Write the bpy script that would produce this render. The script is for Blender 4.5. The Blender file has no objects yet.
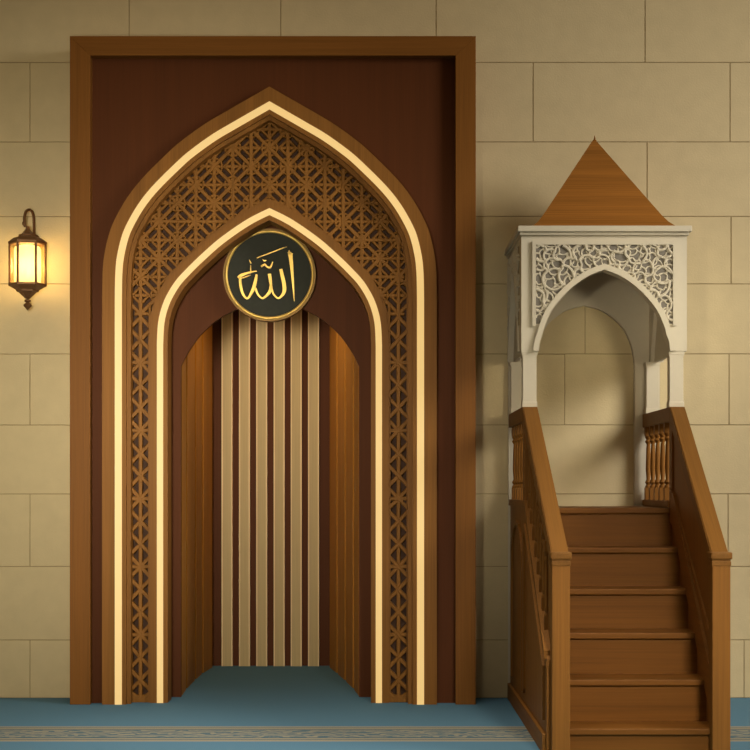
import bpy, bmesh, math, random
from mathutils import Vector
from mathutils.geometry import delaunay_2d_cdt
random.seed(7)
SC = bpy.context.scene
COL = SC.collection

# ------------------------------------------------------------------ camera, world, lights, exposure
F, HC, D0, PX, PY = 1650.0, 1.40, 11.0, 375.0, 488.0     # focal length in px, eye height, distance to wall
cam = bpy.data.objects.new('camera', bpy.data.cameras.new('camera'))
COL.objects.link(cam)
cam.location = (0, -D0, HC)
cam.rotation_euler = (math.pi / 2, 0, 0)
cam.data.sensor_width = 36.0
cam.data.lens = F / 750.0 * 36.0
cam.data.shift_y = (PY - 375.0) / 750.0
cam.data.clip_end = 60
SC.camera = cam

world = bpy.data.worlds.new('world')
SC.world = world
world.use_nodes = True
bg = world.node_tree.nodes['Background']
bg.inputs[0].default_value = (1.0, 0.68, 0.28, 1)
bg.inputs[1].default_value = 0.18


def area(name, loc, target, size, power, color, spread=180):
    l = bpy.data.lights.new(name, 'AREA')
    l.shape = 'DISK'
    l.size = size
    l.energy = power
    l.color = color
    l.spread = math.radians(spread)
    o = bpy.data.objects.new(name, l)
    COL.objects.link(o)
    o.location = loc
    o.rotation_euler = (Vector(target) - Vector(loc)).to_track_quat('-Z', 'Y').to_euler()
    return o


area('key_light', (6.3, -4.5, 4.8), (1.0, 0.0, 1.2), 2.8, 101, (1.0, 0.95, 0.84), 86)
area('niche_fill', (-1.1, -8.0, 2.0), (-1.62, 0.0, 1.95), 0.8, 28, (1.0, 0.90, 0.69), 42)  # added fill, no real fixture: brightens the niche and left wall
area('stairs_fill', (1.9, -8.6, 3.6), (1.4, -2.0, 0.55), 0.8, 8.0, (1.0, 0.90, 0.70), 25)  # invented front fill to lift the steps and newels
area('canopy_fill', (2.9, -7.8, 2.3), (1.35, 0.0, 2.2), 0.9, 2.1, (1.0, 0.88, 0.62), 20)  # added narrow fill for the canopy interior, not an actual lamp
area('canopy_side_fill', (-0.4, -8.0, 2.2), (1.78, -0.4, 2.45), 0.3, 0.5, (1.0, 0.88, 0.62), 11)  # extra fill aimed at the canopy's right inner panel, made up
area('overhead_fill', (-0.6, -3.2, 5.6), (-0.6, -2.6, 0.0), 2.5, 30, (1.0, 0.94, 0.82), 55)  # added overhead fill to brighten the carpet, no known ceiling lamp
area('niche_top_fill', (-0.78, 1.0, 2.98), (-0.80, 1.3, 0.0), 0.5, 7.0, (1.0, 0.74, 0.40), 150)  # invented warm fill hidden above the opening, tints slat tops and planks

SC.view_settings.view_transform = 'Standard'
SC.view_settings.look = 'None'
SC.view_settings.gamma = 1.0
SC.view_settings.use_curve_mapping = False
SC.view_settings.exposure = 0.0


# ------------------------------------------------------------------ helpers
def W(px, py, d):
    """point of the place seen at photograph position px,py at distance d from the eye"""
    return Vector(((px - PX) * d / F, d - D0, HC - (py - PY) * d / F))


def XZ(px, py, Y):
    p = W(px, py, D0 + Y)
    return (p.x, p.z)


def srgb(r, g, b):
    f = lambda c: c / 12.92 if c <= 0.04045 else ((c + 0.055) / 1.055) ** 2.4
    return (f(r / 255), f(g / 255), f(b / 255), 1)


def new_mat(name):
    m = bpy.data.materials.new(name)
    m.use_nodes = True
    nt = m.node_tree
    return m, nt, nt.nodes['Principled BSDF']


def plain(name, col, rough=0.6, metal=0.0, noise=0.06, nscale=40, bump=0.0, bscale=200):
    m, nt, b = new_mat(name)
    tc = nt.nodes.new('ShaderNodeTexCoord')
    nz = nt.nodes.new('ShaderNodeTexNoise')
    nz.inputs['Scale'].default_value = nscale
    nz.inputs['Detail'].default_value = 5
    nt.links.new(tc.outputs['Object'], nz.inputs['Vector'])
    mx = nt.nodes.new('ShaderNodeMixRGB')
    mx.inputs[1].default_value = tuple(c * (1 - noise) for c in col[:3]) + (1,)
    mx.inputs[2].default_value = tuple(min(1, c * (1 + noise)) for c in col[:3]) + (1,)
    nt.links.new(nz.outputs['Fac'], mx.inputs[0])
    nt.links.new(mx.outputs[0], b.inputs['Base Color'])
    b.inputs['Roughness'].default_value = rough
    b.inputs['Metallic'].default_value = metal
    if bump:
        n2 = nt.nodes.new('ShaderNodeTexNoise')
        n2.inputs['Scale'].default_value = bscale
        nt.links.new(tc.outputs['Object'], n2.inputs['Vector'])
        bp = nt.nodes.new('ShaderNodeBump')
        bp.inputs['Strength'].default_value = bump
        bp.inputs['Distance'].default_value = 0.004
        nt.links.new(n2.outputs['Fac'], bp.inputs['Height'])
        nt.links.new(bp.outputs[0], b.inputs['Normal'])
    return m


def wood(name, col, axis='Z', contrast=0.22, rough=0.5, fine=110):
    m, nt, b = new_mat(name)
    tc = nt.nodes.new('ShaderNodeTexCoord')
    mp = nt.nodes.new('ShaderNodeMapping')
    s = {'X': (1.6, fine, fine), 'Y': (fine, 1.6, fine), 'Z': (fine, fine, 1.6)}[axis]
    mp.inputs['Scale'].default_value = s
    nt.links.new(tc.outputs['Object'], mp.inputs['Vector'])
    nz = nt.nodes.new('ShaderNodeTexNoise')
    nz.inputs['Scale'].default_value = 1.0
    nz.inputs['Detail'].default_value = 4
    nz.inputs['Roughness'].default_value = 0.65
    nt.links.new(mp.outputs[0], nz.inputs['Vector'])
    mp2 = nt.nodes.new('ShaderNodeMapping')
    mp2.inputs['Scale'].default_value = tuple(v * 0.12 for v in s)
    nt.links.new(tc.outputs['Object'], mp2.inputs['Vector'])
    n2 = nt.nodes.new('ShaderNodeTexNoise')
    n2.inputs['Scale'].default_value = 1.0
    n2.inputs['Detail'].default_value = 3
    nt.links.new(mp2.outputs[0], n2.inputs['Vector'])
    ad = nt.nodes.new('ShaderNodeMath')
    ad.operation = 'MULTIPLY_ADD'
    ad.inputs[1].default_value = 0.55
    nt.links.new(nz.outputs['Fac'], ad.inputs[0])
    ml = nt.nodes.new('ShaderNodeMath')
    ml.operation = 'MULTIPLY'
    ml.inputs[1].default_value = 0.45
    nt.links.new(n2.outputs['Fac'], ml.inputs[0])
    nt.links.new(ml.outputs[0], ad.inputs[2])
    rp = nt.nodes.new('ShaderNodeValToRGB')
    rp.color_ramp.elements[0].position = 0.33
    rp.color_ramp.elements[1].position = 0.67
    rp.color_ramp.elements[0].color = tuple(c * (1 - contrast) for c in col[:3]) + (1,)
    rp.color_ramp.elements[1].color = tuple(c * (1 + contrast) for c in col[:3]) + (1,)
    nt.links.new(ad.outputs[0], rp.inputs[0])
    nt.links.new(rp.outputs[0], b.inputs['Base Color'])
    b.inputs['Roughness'].default_value = rough
    b.inputs['Specular IOR Level'].default_value = 0.12
    return m


def glow(name, col, strength, base):
    m, nt, b = new_mat(name)
    b.inputs['Base Color'].default_value = base
    b.inputs['Roughness'].default_value = 0.6
    b.inputs['Emission Color'].default_value = col
    b.inputs['Emission Strength'].default_value = strength
    return m


WOOD = (0.222, 0.093, 0.0185)
M = {}
M['wall'] = plain('limestone_blocks', (0.56, 0.455, 0.27), 0.85, noise=0.10, nscale=9, bump=0.35, bscale=90)
M['mortar'] = plain('mortar', (0.34, 0.26, 0.14), 0.9)
M['wood_v'] = wood('walnut_upright', WOOD, 'Z')
M['wood_x'] = wood('walnut_across', WOOD, 'X')
M['wood_step_shaded'] = wood('shaded_step_walnut', (0.165, 0.064, 0.0110), 'X')  # walnut darkened in its colour to stand for the shade on the steps
M['wood_y'] = wood('walnut_lengthwise', WOOD, 'Y')
M['wood_rail'] = wood('oak_rail', (0.185, 0.080, 0.0165), 'Y')
mpn = [n for n in M['wood_rail'].node_tree.nodes if n.type == 'MAPPING']
for n_ in mpn:
    n_.vector_type = 'TEXTURE'
    n_.inputs['Scale'].default_value = tuple(1 / v for v in n_.inputs['Scale'].default_value)
    n_.inputs['Rotation'].default_value = (math.atan(0.62), 0, 0)
M['wood_roof'] = wood('oak_roof', (0.25, 0.098, 0.018), 'X', contrast=0.3)
M['wood_frame'] = wood('walnut_frame', (0.195, 0.075, 0.0135), 'Z')
M['wood_frame_x'] = wood('walnut_frame_top', (0.195, 0.075, 0.0135), 'X')
M['wood_carved'] = wood('carved_walnut', (0.235, 0.100, 0.0195), 'Z', contrast=0.25, fine=60)
M['wood_niche'] = wood('niche_planks', (0.40, 0.165, 0.024), 'Z', contrast=0.2)
M['red'] = wood('maroon_panel', (0.088, 0.0255, 0.0065), 'Z', contrast=0.12, rough=0.6)
M['red'].node_tree.nodes['Principled BSDF'].inputs['Specular IOR Level'].default_value = 0.12
M['dark'] = plain('dark_recess', (0.055, 0.022, 0.010), 0.8)
M['slat'] = wood('sand_slat', (0.475, 0.355, 0.18), 'Z', contrast=0.12)
M['slat_edge'] = wood('pale_slat_edge', (0.78, 0.6, 0.34), 'Z', contrast=0.08)
M['strip'] = glow('lit_strip', srgb(250, 202, 118), 0.66, (0.42, 0.35, 0.22, 1))
M['cream'] = plain('cream_plaster', (0.555, 0.495, 0.385), 0.7, noise=0.04, nscale=25)
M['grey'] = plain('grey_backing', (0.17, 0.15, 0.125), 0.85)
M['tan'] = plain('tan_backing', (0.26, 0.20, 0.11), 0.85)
M['gold'] = plain('gold', (0.66, 0.43, 0.11), 0.42, metal=0.7, noise=0.15, nscale=60)
M['gold_old'] = plain('dull_gold', (0.24, 0.135, 0.032), 0.55, metal=0.4, noise=0.15, nscale=60)
M['slate'] = plain('slate_green_disc', (0.023, 0.0245, 0.0155), 0.8, noise=0.25, nscale=30)
M['bronze'] = plain('aged_bronze', (0.16, 0.075, 0.028), 0.5, metal=0.5, noise=0.2, nscale=50)
M['candle'] = glow('frosted_lamp', (1.0, 0.74, 0.32, 1), 0.9, (0.5, 0.42, 0.25, 1))
M['candle'].node_tree.nodes['Principled BSDF'].inputs['Alpha'].default_value = 0.6

mg, ntg, bgs = new_mat('clear_pane')
ntg.nodes.remove(bgs)
tr = ntg.nodes.new('ShaderNodeBsdfTransparent')
tr.inputs[0].default_value = (0.98, 0.95, 0.86, 1)
gl = ntg.nodes.new('ShaderNodeBsdfGlossy')
gl.inputs['Roughness'].default_value = 0.15
mxs = ntg.nodes.new('ShaderNodeMixShader')
mxs.inputs[0].default_value = 0.06
ntg.links.new(tr.outputs[0], mxs.inputs[1])
ntg.links.new(gl.outputs[0], mxs.inputs[2])
ntg.links.new(mxs.outputs[0], ntg.nodes['Material Output'].inputs[0])
M['pane'] = mg


def carpet_mat():
    m, nt, b = new_mat('blue_carpet')
    L = nt.links.new
    N = nt.nodes.new
    tc = N('ShaderNodeTexCoord')
    sp = N('ShaderNodeSeparateXYZ')
    L(tc.outputs['Object'], sp.inputs[0])
    # pile speckle
    nz = N('ShaderNodeTexNoise')
    nz.inputs['Scale'].default_value = 160
    L(tc.outputs['Object'], nz.inputs['Vector'])
    base = N('ShaderNodeMixRGB')
    base.inputs[1].default_value = (0.082, 0.178, 0.262, 1)
    base.inputs[2].default_value = (0.112, 0.232, 0.335, 1)
    L(nz.outputs['Fac'], base.inputs[0])
    # scrolling vine inside the band
    mp = N('ShaderNodeMapping')
    mp.inputs['Scale'].default_value = (4.6, 4.2, 1)
    L(tc.outputs['Object'], mp.inputs['Vector'])
    wv = N('ShaderNodeTexWave')
    wv.wave_type = 'RINGS'
    wv.inputs['Scale'].default_value = 1.3
    wv.inputs['Distortion'].default_value = 9
    wv.inputs['Detail'].default_value = 2
    wv.inputs['Detail Scale'].default_value = 1.6
    L(mp.outputs[0], wv.inputs['Vector'])
    vr = N('ShaderNodeValToRGB')
    vr.color_ramp.interpolation = 'EASE'
    vr.color_ramp.elements[0].position = 0.30
    vr.color_ramp.elements[1].position = 0.62
    vr.color_ramp.elements[0].color = (0.085, 0.145, 0.185, 1)
    vr.color_ramp.elements[1].color = (0.29, 0.275, 0.215, 1)
    L(wv.outputs['Fac'], vr.inputs[0])
    # band layout along Y
    nrm = N('ShaderNodeMapRange')
    nrm.inputs['From Min'].default_value = -1.92
    nrm.inputs['From Max'].default_value = -1.28
    L(sp.outputs['Y'], nrm.inputs['Value'])
    rp = N('ShaderNodeValToRGB')
    rp.color_ramp.interpolation = 'CONSTANT'
    ln = (0.40, 0.335, 0.215, 1)
    gr = (0.085, 0.135, 0.165, 1)
    z = (0, 0, 0, 1)
    els = rp.color_ramp.elements
    els[0].position = 0.0
    els[0].color = z
    els[1].position = 0.06
    els[1].color = ln
    for p, c in ((0.115, gr), (0.175, ln), (0.225, gr), (0.28, z),
                 (0.72, gr), (0.775, ln), (0.825, gr), (0.885, ln), (0.94, z)):
        e = els.new(p)
        e.color = c
    L(nrm.outputs[0], rp.inputs[0])
    band = N('ShaderNodeValToRGB')       # 1 where the lines are
    band.color_ramp.interpolation = 'CONSTANT'
    e = band.color_ramp.elements
    e[0].position = 0.0; e[0].color = (0, 0, 0, 1)
    e[1].position = 0.06; e[1].color = (1, 1, 1, 1)
    for p, v in ((0.28, 0), (0.72, 1), (0.94, 0)):
        q = e.new(p); q.color = (v, v, v, 1)
    L(nrm.outputs[0], band.inputs[0])
    inner = N('ShaderNodeValToRGB')      # 1 where the vine runs
    inner.color_ramp.interpolation = 'CONSTANT'
    e = inner.color_ramp.elements
    e[0].position = 0.0; e[0].color = (0, 0, 0, 1)
    e[1].position = 0.28; e[1].color = (1, 1, 1, 1)
    q = e.new(0.72); q.color = (0, 0, 0, 1)
    L(nrm.outputs[0], inner.inputs[0])
    m1 = N('ShaderNodeMixRGB')
    L(band.outputs[0], m1.inputs[0]); L(base.outputs[0], m1.inputs[1]); L(rp.outputs[0], m1.inputs[2])
    m2 = N('ShaderNodeMixRGB')
    L(inner.outputs[0], m2.inputs[0]); L(m1.outputs[0], m2.inputs[1]); L(vr.outputs[0], m2.inputs[2])
    L(m2.outputs[0], b.inputs['Base Color'])
    b.inputs['Roughness'].default_value = 0.95
    b.inputs['Specular IOR Level'].default_value = 0.1
    bp = N('ShaderNodeBump')
    bp.inputs['Strength'].default_value = 0.5
    bp.inputs['Distance'].default_value = 0.004
    L(nz.outputs['Fac'], bp.inputs['Height'])
    L(bp.outputs[0], b.inputs['Normal'])
    return m


M['carpet'] = carpet_mat()


class MB:
    """collects shapes in world coordinates; build() links them as one mesh object"""
    def __init__(s):
        s.bm = bmesh.new()

    def face(s, vs):
        try:
            return s.bm.faces.new(vs)
        except ValueError:
            return None

    def box(s, x0, x1, y0, y1, z0, z1, bev=0.0):
        v = [s.bm.verts.new((x, y, z)) for x in (x0, x1) for y in (y0, y1) for z in (z0, z1)]
        fs = [s.face([v[i] for i in q]) for q in ((0, 1, 3, 2), (4, 6, 7, 5), (0, 4, 5, 1), (2, 3, 7, 6), (0, 2, 6, 4), (1, 5, 7, 3))]
        if bev:
            es = list({e for f in fs for e in f.edges})
            bmesh.ops.bevel(s.bm, geom=es, offset=bev, segments=2, profile=0.6, affect='EDGES')
        return s

    def prism_xz(s, pts, y0, y1):
        a = [s.bm.verts.new((x, y0, z)) for x, z in pts]
        b = [s.bm.verts.new((x, y1, z)) for x, z in pts]
        s.face(a); s.face(b[::-1])
        for i in range(len(a)):
            j = (i + 1) % len(a)
            s.face((a[i], b[i], b[j], a[j]))
        return s

    def prism_yz(s, pts, x0, x1):
        a = [s.bm.verts.new((x0, y, z)) for y, z in pts]
        b = [s.bm.verts.new((x1, y, z)) for y, z in pts]
        s.face(a); s.face(b[::-1])
        for i in range(len(a)):
            j = (i + 1) % len(a)
            s.face((a[i], b[i], b[j], a[j]))
        return s

    def prism_xy(s, pts, z0, z1):
        a = [s.bm.verts.new((x, y, z0)) for x, y in pts]
        b = [s.bm.verts.new((x, y, z1)) for x, y in pts]
        s.face(a); s.face(b[::-1])
        for i in range(len(a)):
            j = (i + 1) % len(a)
            s.face((a[i], b[i], b[j], a[j]))
        return s

    def band(s, outer, inner, y0, y1, closed=False):
        """solid between two polylines of the same length in XZ, from y0 (front) to y1 (back)"""
        R = [[s.bm.verts.new((x, y, z)) for x, z in pl] for pl, y in ((outer, y0), (inner, y0), (inner, y1), (outer, y1))]
        n = len(outer)
        for i in range(n if closed else n - 1):
            j = (i + 1) % n
            for k in range(4):
                l = (k + 1) % 4
                s.face((R[k][i], R[k][j], R[l][j], R[l][i]))
        if not closed:
            s.face([R[k][0] for k in range(4)])
            s.face([R[k][-1] for k in (3, 2, 1, 0)])
        return s

    def band_yz(s, outer, inner, x0, x1):
        R = [[s.bm.verts.new((x, y, z)) for y, z in pl] for pl, x in ((outer, x0), (inner, x0), (inner, x1), (outer, x1))]
        n = len(outer)
        for i in range(n - 1):
            for k in range(4):
                l = (k + 1) % 4
                s.face((R[k][i], R[k][i + 1], R[l][i + 1], R[l][i]))
        s.face([R[k][0] for k in range(4)])
        s.face([R[k][-1] for k in (3, 2, 1, 0)])
        return s

    def lathe(s, c, prof, seg=16, rot=0.0, axis='Z'):
        """prof: (radius, height) list turned about an axis through c"""
        rings = []
        for r, h in prof:
            ring = []
            for i in range(seg):
                a = rot + 2 * math.pi * i / seg
                u, v = r * math.cos(a), r * math.sin(a)
                p = (c[0] + u, c[1] + v, c[2] + h) if axis == 'Z' else (c[0] + u, c[1] + h, c[2] + v)
                ring.append(s.bm.verts.new(p))
            rings.append(ring)
        for a, b in zip(rings, rings[1:]):
            for i in range(seg):
                j = (i + 1) % seg
                s.face((a[i], a[j], b[j], b[i]))
        s.face(rings[0][::-1]); s.face(rings[-1])
        return s

    def tube(s, pts, rad, seg=6):
        pts = [Vector(p) for p in pts]
        rs = rad if isinstance(rad, (list, tuple)) else [rad] * len(pts)
        prev = None
        rings = []
        for i, p in enumerate(pts):
            t = (pts[min(i + 1, len(pts) - 1)] - pts[max(i - 1, 0)]).normalized()
            up = Vector((0, 1, 0)) if abs(t.y) < 0.9 else Vector((1, 0, 0))
            u = prev - t * prev.dot(t) if prev else up.cross(t)
            u.normalize()
            prev = u
            w = t.cross(u)
            rings.append([s.bm.verts.new(p + (u * math.cos(2 * math.pi * k / seg) + w * math.sin(2 * math.pi * k / seg)) * rs[i]) for k in range(seg)])
        for a, b in zip(rings, rings[1:]):
            for k in range(seg):
                l = (k + 1) % seg
                s.face((a[k], a[l], b[l], b[k]))
        s.face(rings[0][::-1]); s.face(rings[-1])
        return s

    def bar(s, p, q, w, yf, yb, ext=0.0):
        """chamfered flat bar in the XZ plane from p to q"""
        p, q = Vector(p), Vector(q)
        t = (q - p).normalized()
        p = p - t * ext
        q = q + t * ext
        n = Vector((-t.y, t.x))
        h = w / 2
        c = min(h * 0.5, 0.004)
        prof = ((-h, yb), (-h, yf + c), (-h + c, yf), (h - c, yf), (h, yf + c), (h, yb))
        A = [s.bm.verts.new((p.x + n.x * o, y, p.y + n.y * o)) for o, y in prof]
        B = [s.bm.verts.new((q.x + n.x * o, y, q.y + n.y * o)) for o, y in prof]
        s.face(A); s.face(B[::-1])
        for i in range(6):
            j = (i + 1) % 6
            s.face((A[i], B[i], B[j], A[j]))
        return s

    def build(s, name, mat, parent=None, root=None, smooth=False, origin=None):
        if root is None and parent is not None:
            r = parent
            while r.parent:
                r = r.parent
            root = r
        bmesh.ops.recalc_face_normals(s.bm, faces=s.bm.faces)
        off = Vector(root.location) if root is not None else Vector((0, 0, 0))
        if origin is not None:
            off = Vector(origin)
        bmesh.ops.translate(s.bm, verts=s.bm.verts, vec=-off)
        me = bpy.data.meshes.new(name)
        s.bm.to_mesh(me)
        s.bm.free()
        if smooth:
            me.polygons.foreach_set('use_smooth', [True] * len(me.polygons))
            me.set_sharp_from_angle(angle=math.radians(40))
        o = bpy.data.objects.new(name, me)
        COL.objects.link(o)
        me.materials.append(mat)
        if parent is not None:
            o.parent = parent
        if origin is not None:
            o.location = off - (Vector(root.location) if root is not None else Vector((0, 0, 0)))
        return o


def empty(name, loc, label, cat):
    o = bpy.data.objects.new(name, None)
    COL.objects.link(o)
    o.location = loc
    o.empty_display_size = 0.2
    o['label'] = label
    o['category'] = cat
    return o


def copy_tree(o, parent, loc):
    c = o.copy()
    COL.objects.link(c)
    c.parent = parent
    c.location = loc
    for ch in list(o.children):
        d = ch.copy()
        COL.objects.link(d)
        d.parent = c
    return c


def catmull(pts, n=8):
    out = []
    P = [pts[0]] + list(pts) + [pts[-1]]
    for i in range(1, len(P) - 2):
        a, b, c, d = P[i - 1], P[i], P[i + 1], P[i + 2]
        for k in range(n):
            t = k / n
            out.append(tuple(0.5 * ((2 * b[j]) + (-a[j] + c[j]) * t + (2 * a[j] - 5 * b[j] + 4 * c[j] - d[j]) * t * t + (-a[j] + 3 * b[j] - 3 * c[j] + d[j]) * t ** 3) for j in range(len(b))))
    out.append(tuple(pts[-1]))
    return out


def offset(poly, dist):
    """parallel polyline, mitred (photograph y points down; positive = towards the inside of an arch drawn left to right)"""
    out = []
    n = len(poly)
    for i in range(n):
        ds = []
        if i > 0:
            ds.append(Vector((poly[i][0] - poly[i - 1][0], poly[i][1] - poly[i - 1][1])).normalized())
        if i < n - 1:
            ds.append(Vector((poly[i + 1][0] - poly[i][0], poly[i + 1][1] - poly[i][1])).normalized())
        ns = [Vector((-d.y, d.x)) for d in ds]
        m = sum(ns, Vector((0, 0))).normalized()
        k = dist / max(0.35, m.dot(ns[0]))
        out.append((poly[i][0] + m.x * k, poly[i][1] + m.y * k))
    if n % 2:                                    # symmetrical arch: nothing may cross its axis
        mid = n // 2
        a = out[mid]
        s = 1 if poly[-1][0] > poly[0][0] else -1
        out = [a if (i < mid and s * (p[0] - a[0]) > 0) or (i > mid and s * (p[0] - a[0]) < 0) else p for i, p in enumerate(out)]
    return out


def inside(p, poly):
    r = False
    j = len(poly) - 1
    for i in range(len(poly)):
        if (poly[i][1] > p[1]) != (poly[j][1] > p[1]) and p[0] < (poly[j][0] - poly[i][0]) * (p[1] - poly[i][1]) / (poly[j][1] - poly[i][1]) + poly[i][0]:
            r = not r
        j = i
    return r


def clip(p, q, test, n=60):
    """runs of the segment p-q that pass the test"""
    runs, cur = [], None
    for i in range(n + 1):
        t = i / n
        x = (p[0] + (q[0] - p[0]) * t, p[1] + (q[1] - p[1]) * t)
        if test(x):
            if cur is None:
                cur = [x, x]
            cur[1] = x
        elif cur:
            runs.append(cur)
            cur = None
    if cur:
        runs.append(cur)
    return [r for r in runs if math.hypot(r[0][0] - r[1][0], r[0][1] - r[1][1]) > 1e-4]


# ------------------------------------------------------------------ the setting
HOLE = (-1.50, 0.10, 3.35)      # opening of the niche in the wall: x0, x1, top


def structure(o):
    o['kind'] = 'structure'
    return o


rows = [-170, -84, -10, 62.5, 142, 216.5, 284, 354, 425, 494, 566.5, 640, 698]
joints = {2: (129, 280.6, 436, 645), 3: (30, 533, 730), 4: (-60, 647), 5: (-20, 731), 6: (585,), 7: (30, 564.5, 729), 8: (-60, 640),
          9: (30, 728), 10: (-60, 620), 11: (30, 540), 0: (60, 400), 1: (10, 300, 600)}
b = MB()
g = 0.0026
for i in range(len(rows) - 1):
    z1 = HC - (rows[i] - PY) / 150.0
    z0 = max(0.0, HC - (rows[i + 1] - PY) / 150.0)
    xs = sorted((j - PX) / 150.0 for j in joints[i])
    while xs[0] > -5.4:
        xs.insert(0, xs[0] - 1.36)
    while xs[-1] < 5.4:
        xs.append(xs[-1] + 1.36)
    for xa, xb in zip(xs, xs[1:]):
        spans = [(xa + g, xb - g)]
        if z0 < HOLE[2]:
            spans = [(xa + g, min(xb - g, HOLE[0])), (max(xa + g, HOLE[1]), xb - g)]
        for u, v in spans:
            if v - u > 0.02:
                b.box(u, v, 0.0, 0.12, z0 + g, z1 - g, bev=0.003)
wall = structure(b.build('wall_back', M['wall']))
b = MB()
b.box(-6.5, HOLE[0], 0.006, 0.2, 0, 5.8).box(HOLE[1], 6.5, 0.006, 0.2, 0, 5.8).box(HOLE[0], HOLE[1], 0.006, 0.2, HOLE[2], 5.8)
structure(b.build('wall_back_mortar', M['mortar'], wall))

b = MB()
b.box(-6.5, 6.5, -13.5, 2.3, -0.1, 0.0)
structure(b.build('floor', M['carpet']))

# ------------------------------------------------------------------ mihrab
AX = 269.4
mih = empty('mihrab', (-0.70, -0.2, 0), 'tall brown wooden prayer niche with pointed arches and two glowing strips', 'prayer niche')


def arch(left, bottom):
    """left half listed apex first; returns left foot .. apex .. right foot"""
    c = catmull(left, 6)
    c.append((left[-1][0], bottom))
    L = c[::-1]
    return L + [(2 * AX - x, y) for x, y in c[1:]]


outer_px = arch([(269.4, 86.5), (246.7, 99.5), (226.7, 111), (204, 124.5), (180, 142), (165, 155.5), (146.3, 174), (133, 189.5), (121.7, 206.5), (111, 228),
                 (104.8, 252), (102.6, 272), (102, 300)], 706)
inner_px = arch([(269.4, 208), (246.7, 219.5), (220, 238), (200, 255.5), (186, 269.2), (175, 281.5), (165.7, 297), (160.3, 311.7), (157.7, 326),
                 (156.8, 345)], 706)


def place(poly, Y):
    out = [XZ(x, y, Y) for x, y in poly]
    out[0] = (out[0][0], 0.0)
    out[-1] = (out[-1][0], 0.0)
    return out


YF = -0.335
# rectangular frame
fx0, fx1, fz1 = XZ(69.8, 36, YF)[0], XZ(475.8, 36, YF)[0], XZ(0, 36, YF)[1]
ix0, ix1, iz1 = XZ(90.2, 55.5, YF)[0], XZ(455.6, 55.5, YF)[0], XZ(0, 55.5, YF)[1]
b = MB()
b.prism_xz([(fx0, 0), (ix0, 0), (ix0, iz1), (fx0, fz1)], YF, -0.002)
bmesh.ops.bevel(b.bm, geom=b.bm.edges[:], offset=0.0015, segments=1, affect='EDGES')
b.build('frame_stile', M['wood_frame'], mih)
b = MB()
b.prism_xz([(ix1, 0), (fx1, 0), (fx1, fz1), (ix1, iz1)], YF, -0.002)
bmesh.ops.bevel(b.bm, geom=b.bm.edges[:], offset=0.0015, segments=1, affect='EDGES')
b.build('frame_stile', M['wood_frame'], mih)
b = MB()
b.prism_xz([(ix0, iz1), (ix1, iz1), (fx1, fz1), (fx0, fz1)], YF, -0.002)
bmesh.ops.bevel(b.bm, geom=b.bm.edges[:], offset=0.0015, segments=1, affect='EDGES')
b.build('frame_head', M['wood_frame_x'], mih)

# maroon spandrel panel between frame and arch
YP = -0.255
b = MB()
o2 = place(offset(outer_px, 4), YP)
n = len(o2)
rect = []
mid = n // 2
for i, (x, z) in enumerate(o2):
    if i <= mid:
        tz = z if i < mid else iz1
    rect.append((x, z))
px0, px1, pz1 = ix0 - 0.01, ix1 + 0.01, iz1 + 0.01
# left and right halves, each a strip of quads out to the frame
for half, xe in ((o2[:mid + 1], px0), (o2[mid:], px1)):
    edge = []
    hs = half if xe == px0 else half[::-1]
    tot = len(hs) - 1
    # outline point for every arch point: climb the side, then run along the top
    zc = 3.2
    for k, (x, z) in enumerate(hs):
        if k == tot:
            edge.append((x, pz1))
        elif z < zc:
            edge.append((xe, z * pz1 / zc if z > 2.4 else z))
        else:
            f = (z - zc) / (hs[-1][1] - zc)
            edge.append((xe + (hs[-1][0] - xe) * f, pz1))
    # make sure the corner itself is a vertex
    for k in range(tot):
        if edge[k][1] < pz1 and edge[k + 1][1] >= pz1:
            edge[k + 1] = (xe, pz1)
    b.band(edge, hs, YP, YP + 0.10)
b.build('spandrel_panel', M['red'], mih)

# outer arch
YS = -0.338
oa = lambda d, Y: place(offset(outer_px, d), Y)
b = MB()
b.band(oa(0, YF), oa(12.7, YF), YF, -0.10)
b.build('outer_arch', M['wood_v'], mih)
b = MB()
b.band(oa(12.7, YS), oa(19.8, YS), YS, -0.12)
b.build('light_strip', M['strip'], mih)
b = MB()
b.band(oa(19.8, -0.334), oa(24.2, -0.334), -0.334, -0.12)
b.band(oa(24.2, -0.305), oa(28.8, -0.305), -0.305, -0.12)
b.build('arch_moulding', M['wood_v'], mih)

# inner arch
ia = lambda d, Y: place(offset(inner_px, d), Y)
b = MB()
b.band(ia(-6.8, -0.255), ia(0, -0.255), -0.255, -0.06)
b.band(ia(6.3, -0.253), ia(11.0, -0.253), -0.253, -0.06)
b.build('inner_arch', M['wood_v'], mih)
b = MB()
b.band(ia(0, -0.258), ia(6.3, -0.258), -0.258, -0.08)
b.build('light_strip', M['strip'], mih)

# carved lattice between the two arches
YB, YL = -0.185, -0.232
Op = offset(outer_px, 28.2)
Ip = offset(inner_px, -6.2)
b = MB()
mo, mi = place(offset(outer_px, 27.0), YB), place(offset(inner_px, -5.0), YB)


def resample(pl, n):
    """same number of points on both sides, spaced by height parameter"""
    d = [0]
    for p, q in zip(pl, pl[1:]):
        d.append(d[-1] + math.hypot(p[0] - q[0], p[1] - q[1]))
    out = []
    for i in range(n):
        t = d[-1] * i / (n - 1)
        k = max(j for j in range(len(d)) if d[j] <= t + 1e-9)
        k = min(k, len(pl) - 2)
        f = (t - d[k]) / max(1e-9, d[k + 1] - d[k])
        out.append((pl[k][0] + (pl[k + 1][0] - pl[k][0]) * f, pl[k][1] + (pl[k + 1][1] - pl[k][1]) * f))
    return out


b.band(resample(mo, 121), resample(mi, 121), YB, YB + 0.05)
b.build('lattice_backing', M['dark'], mih)

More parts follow.
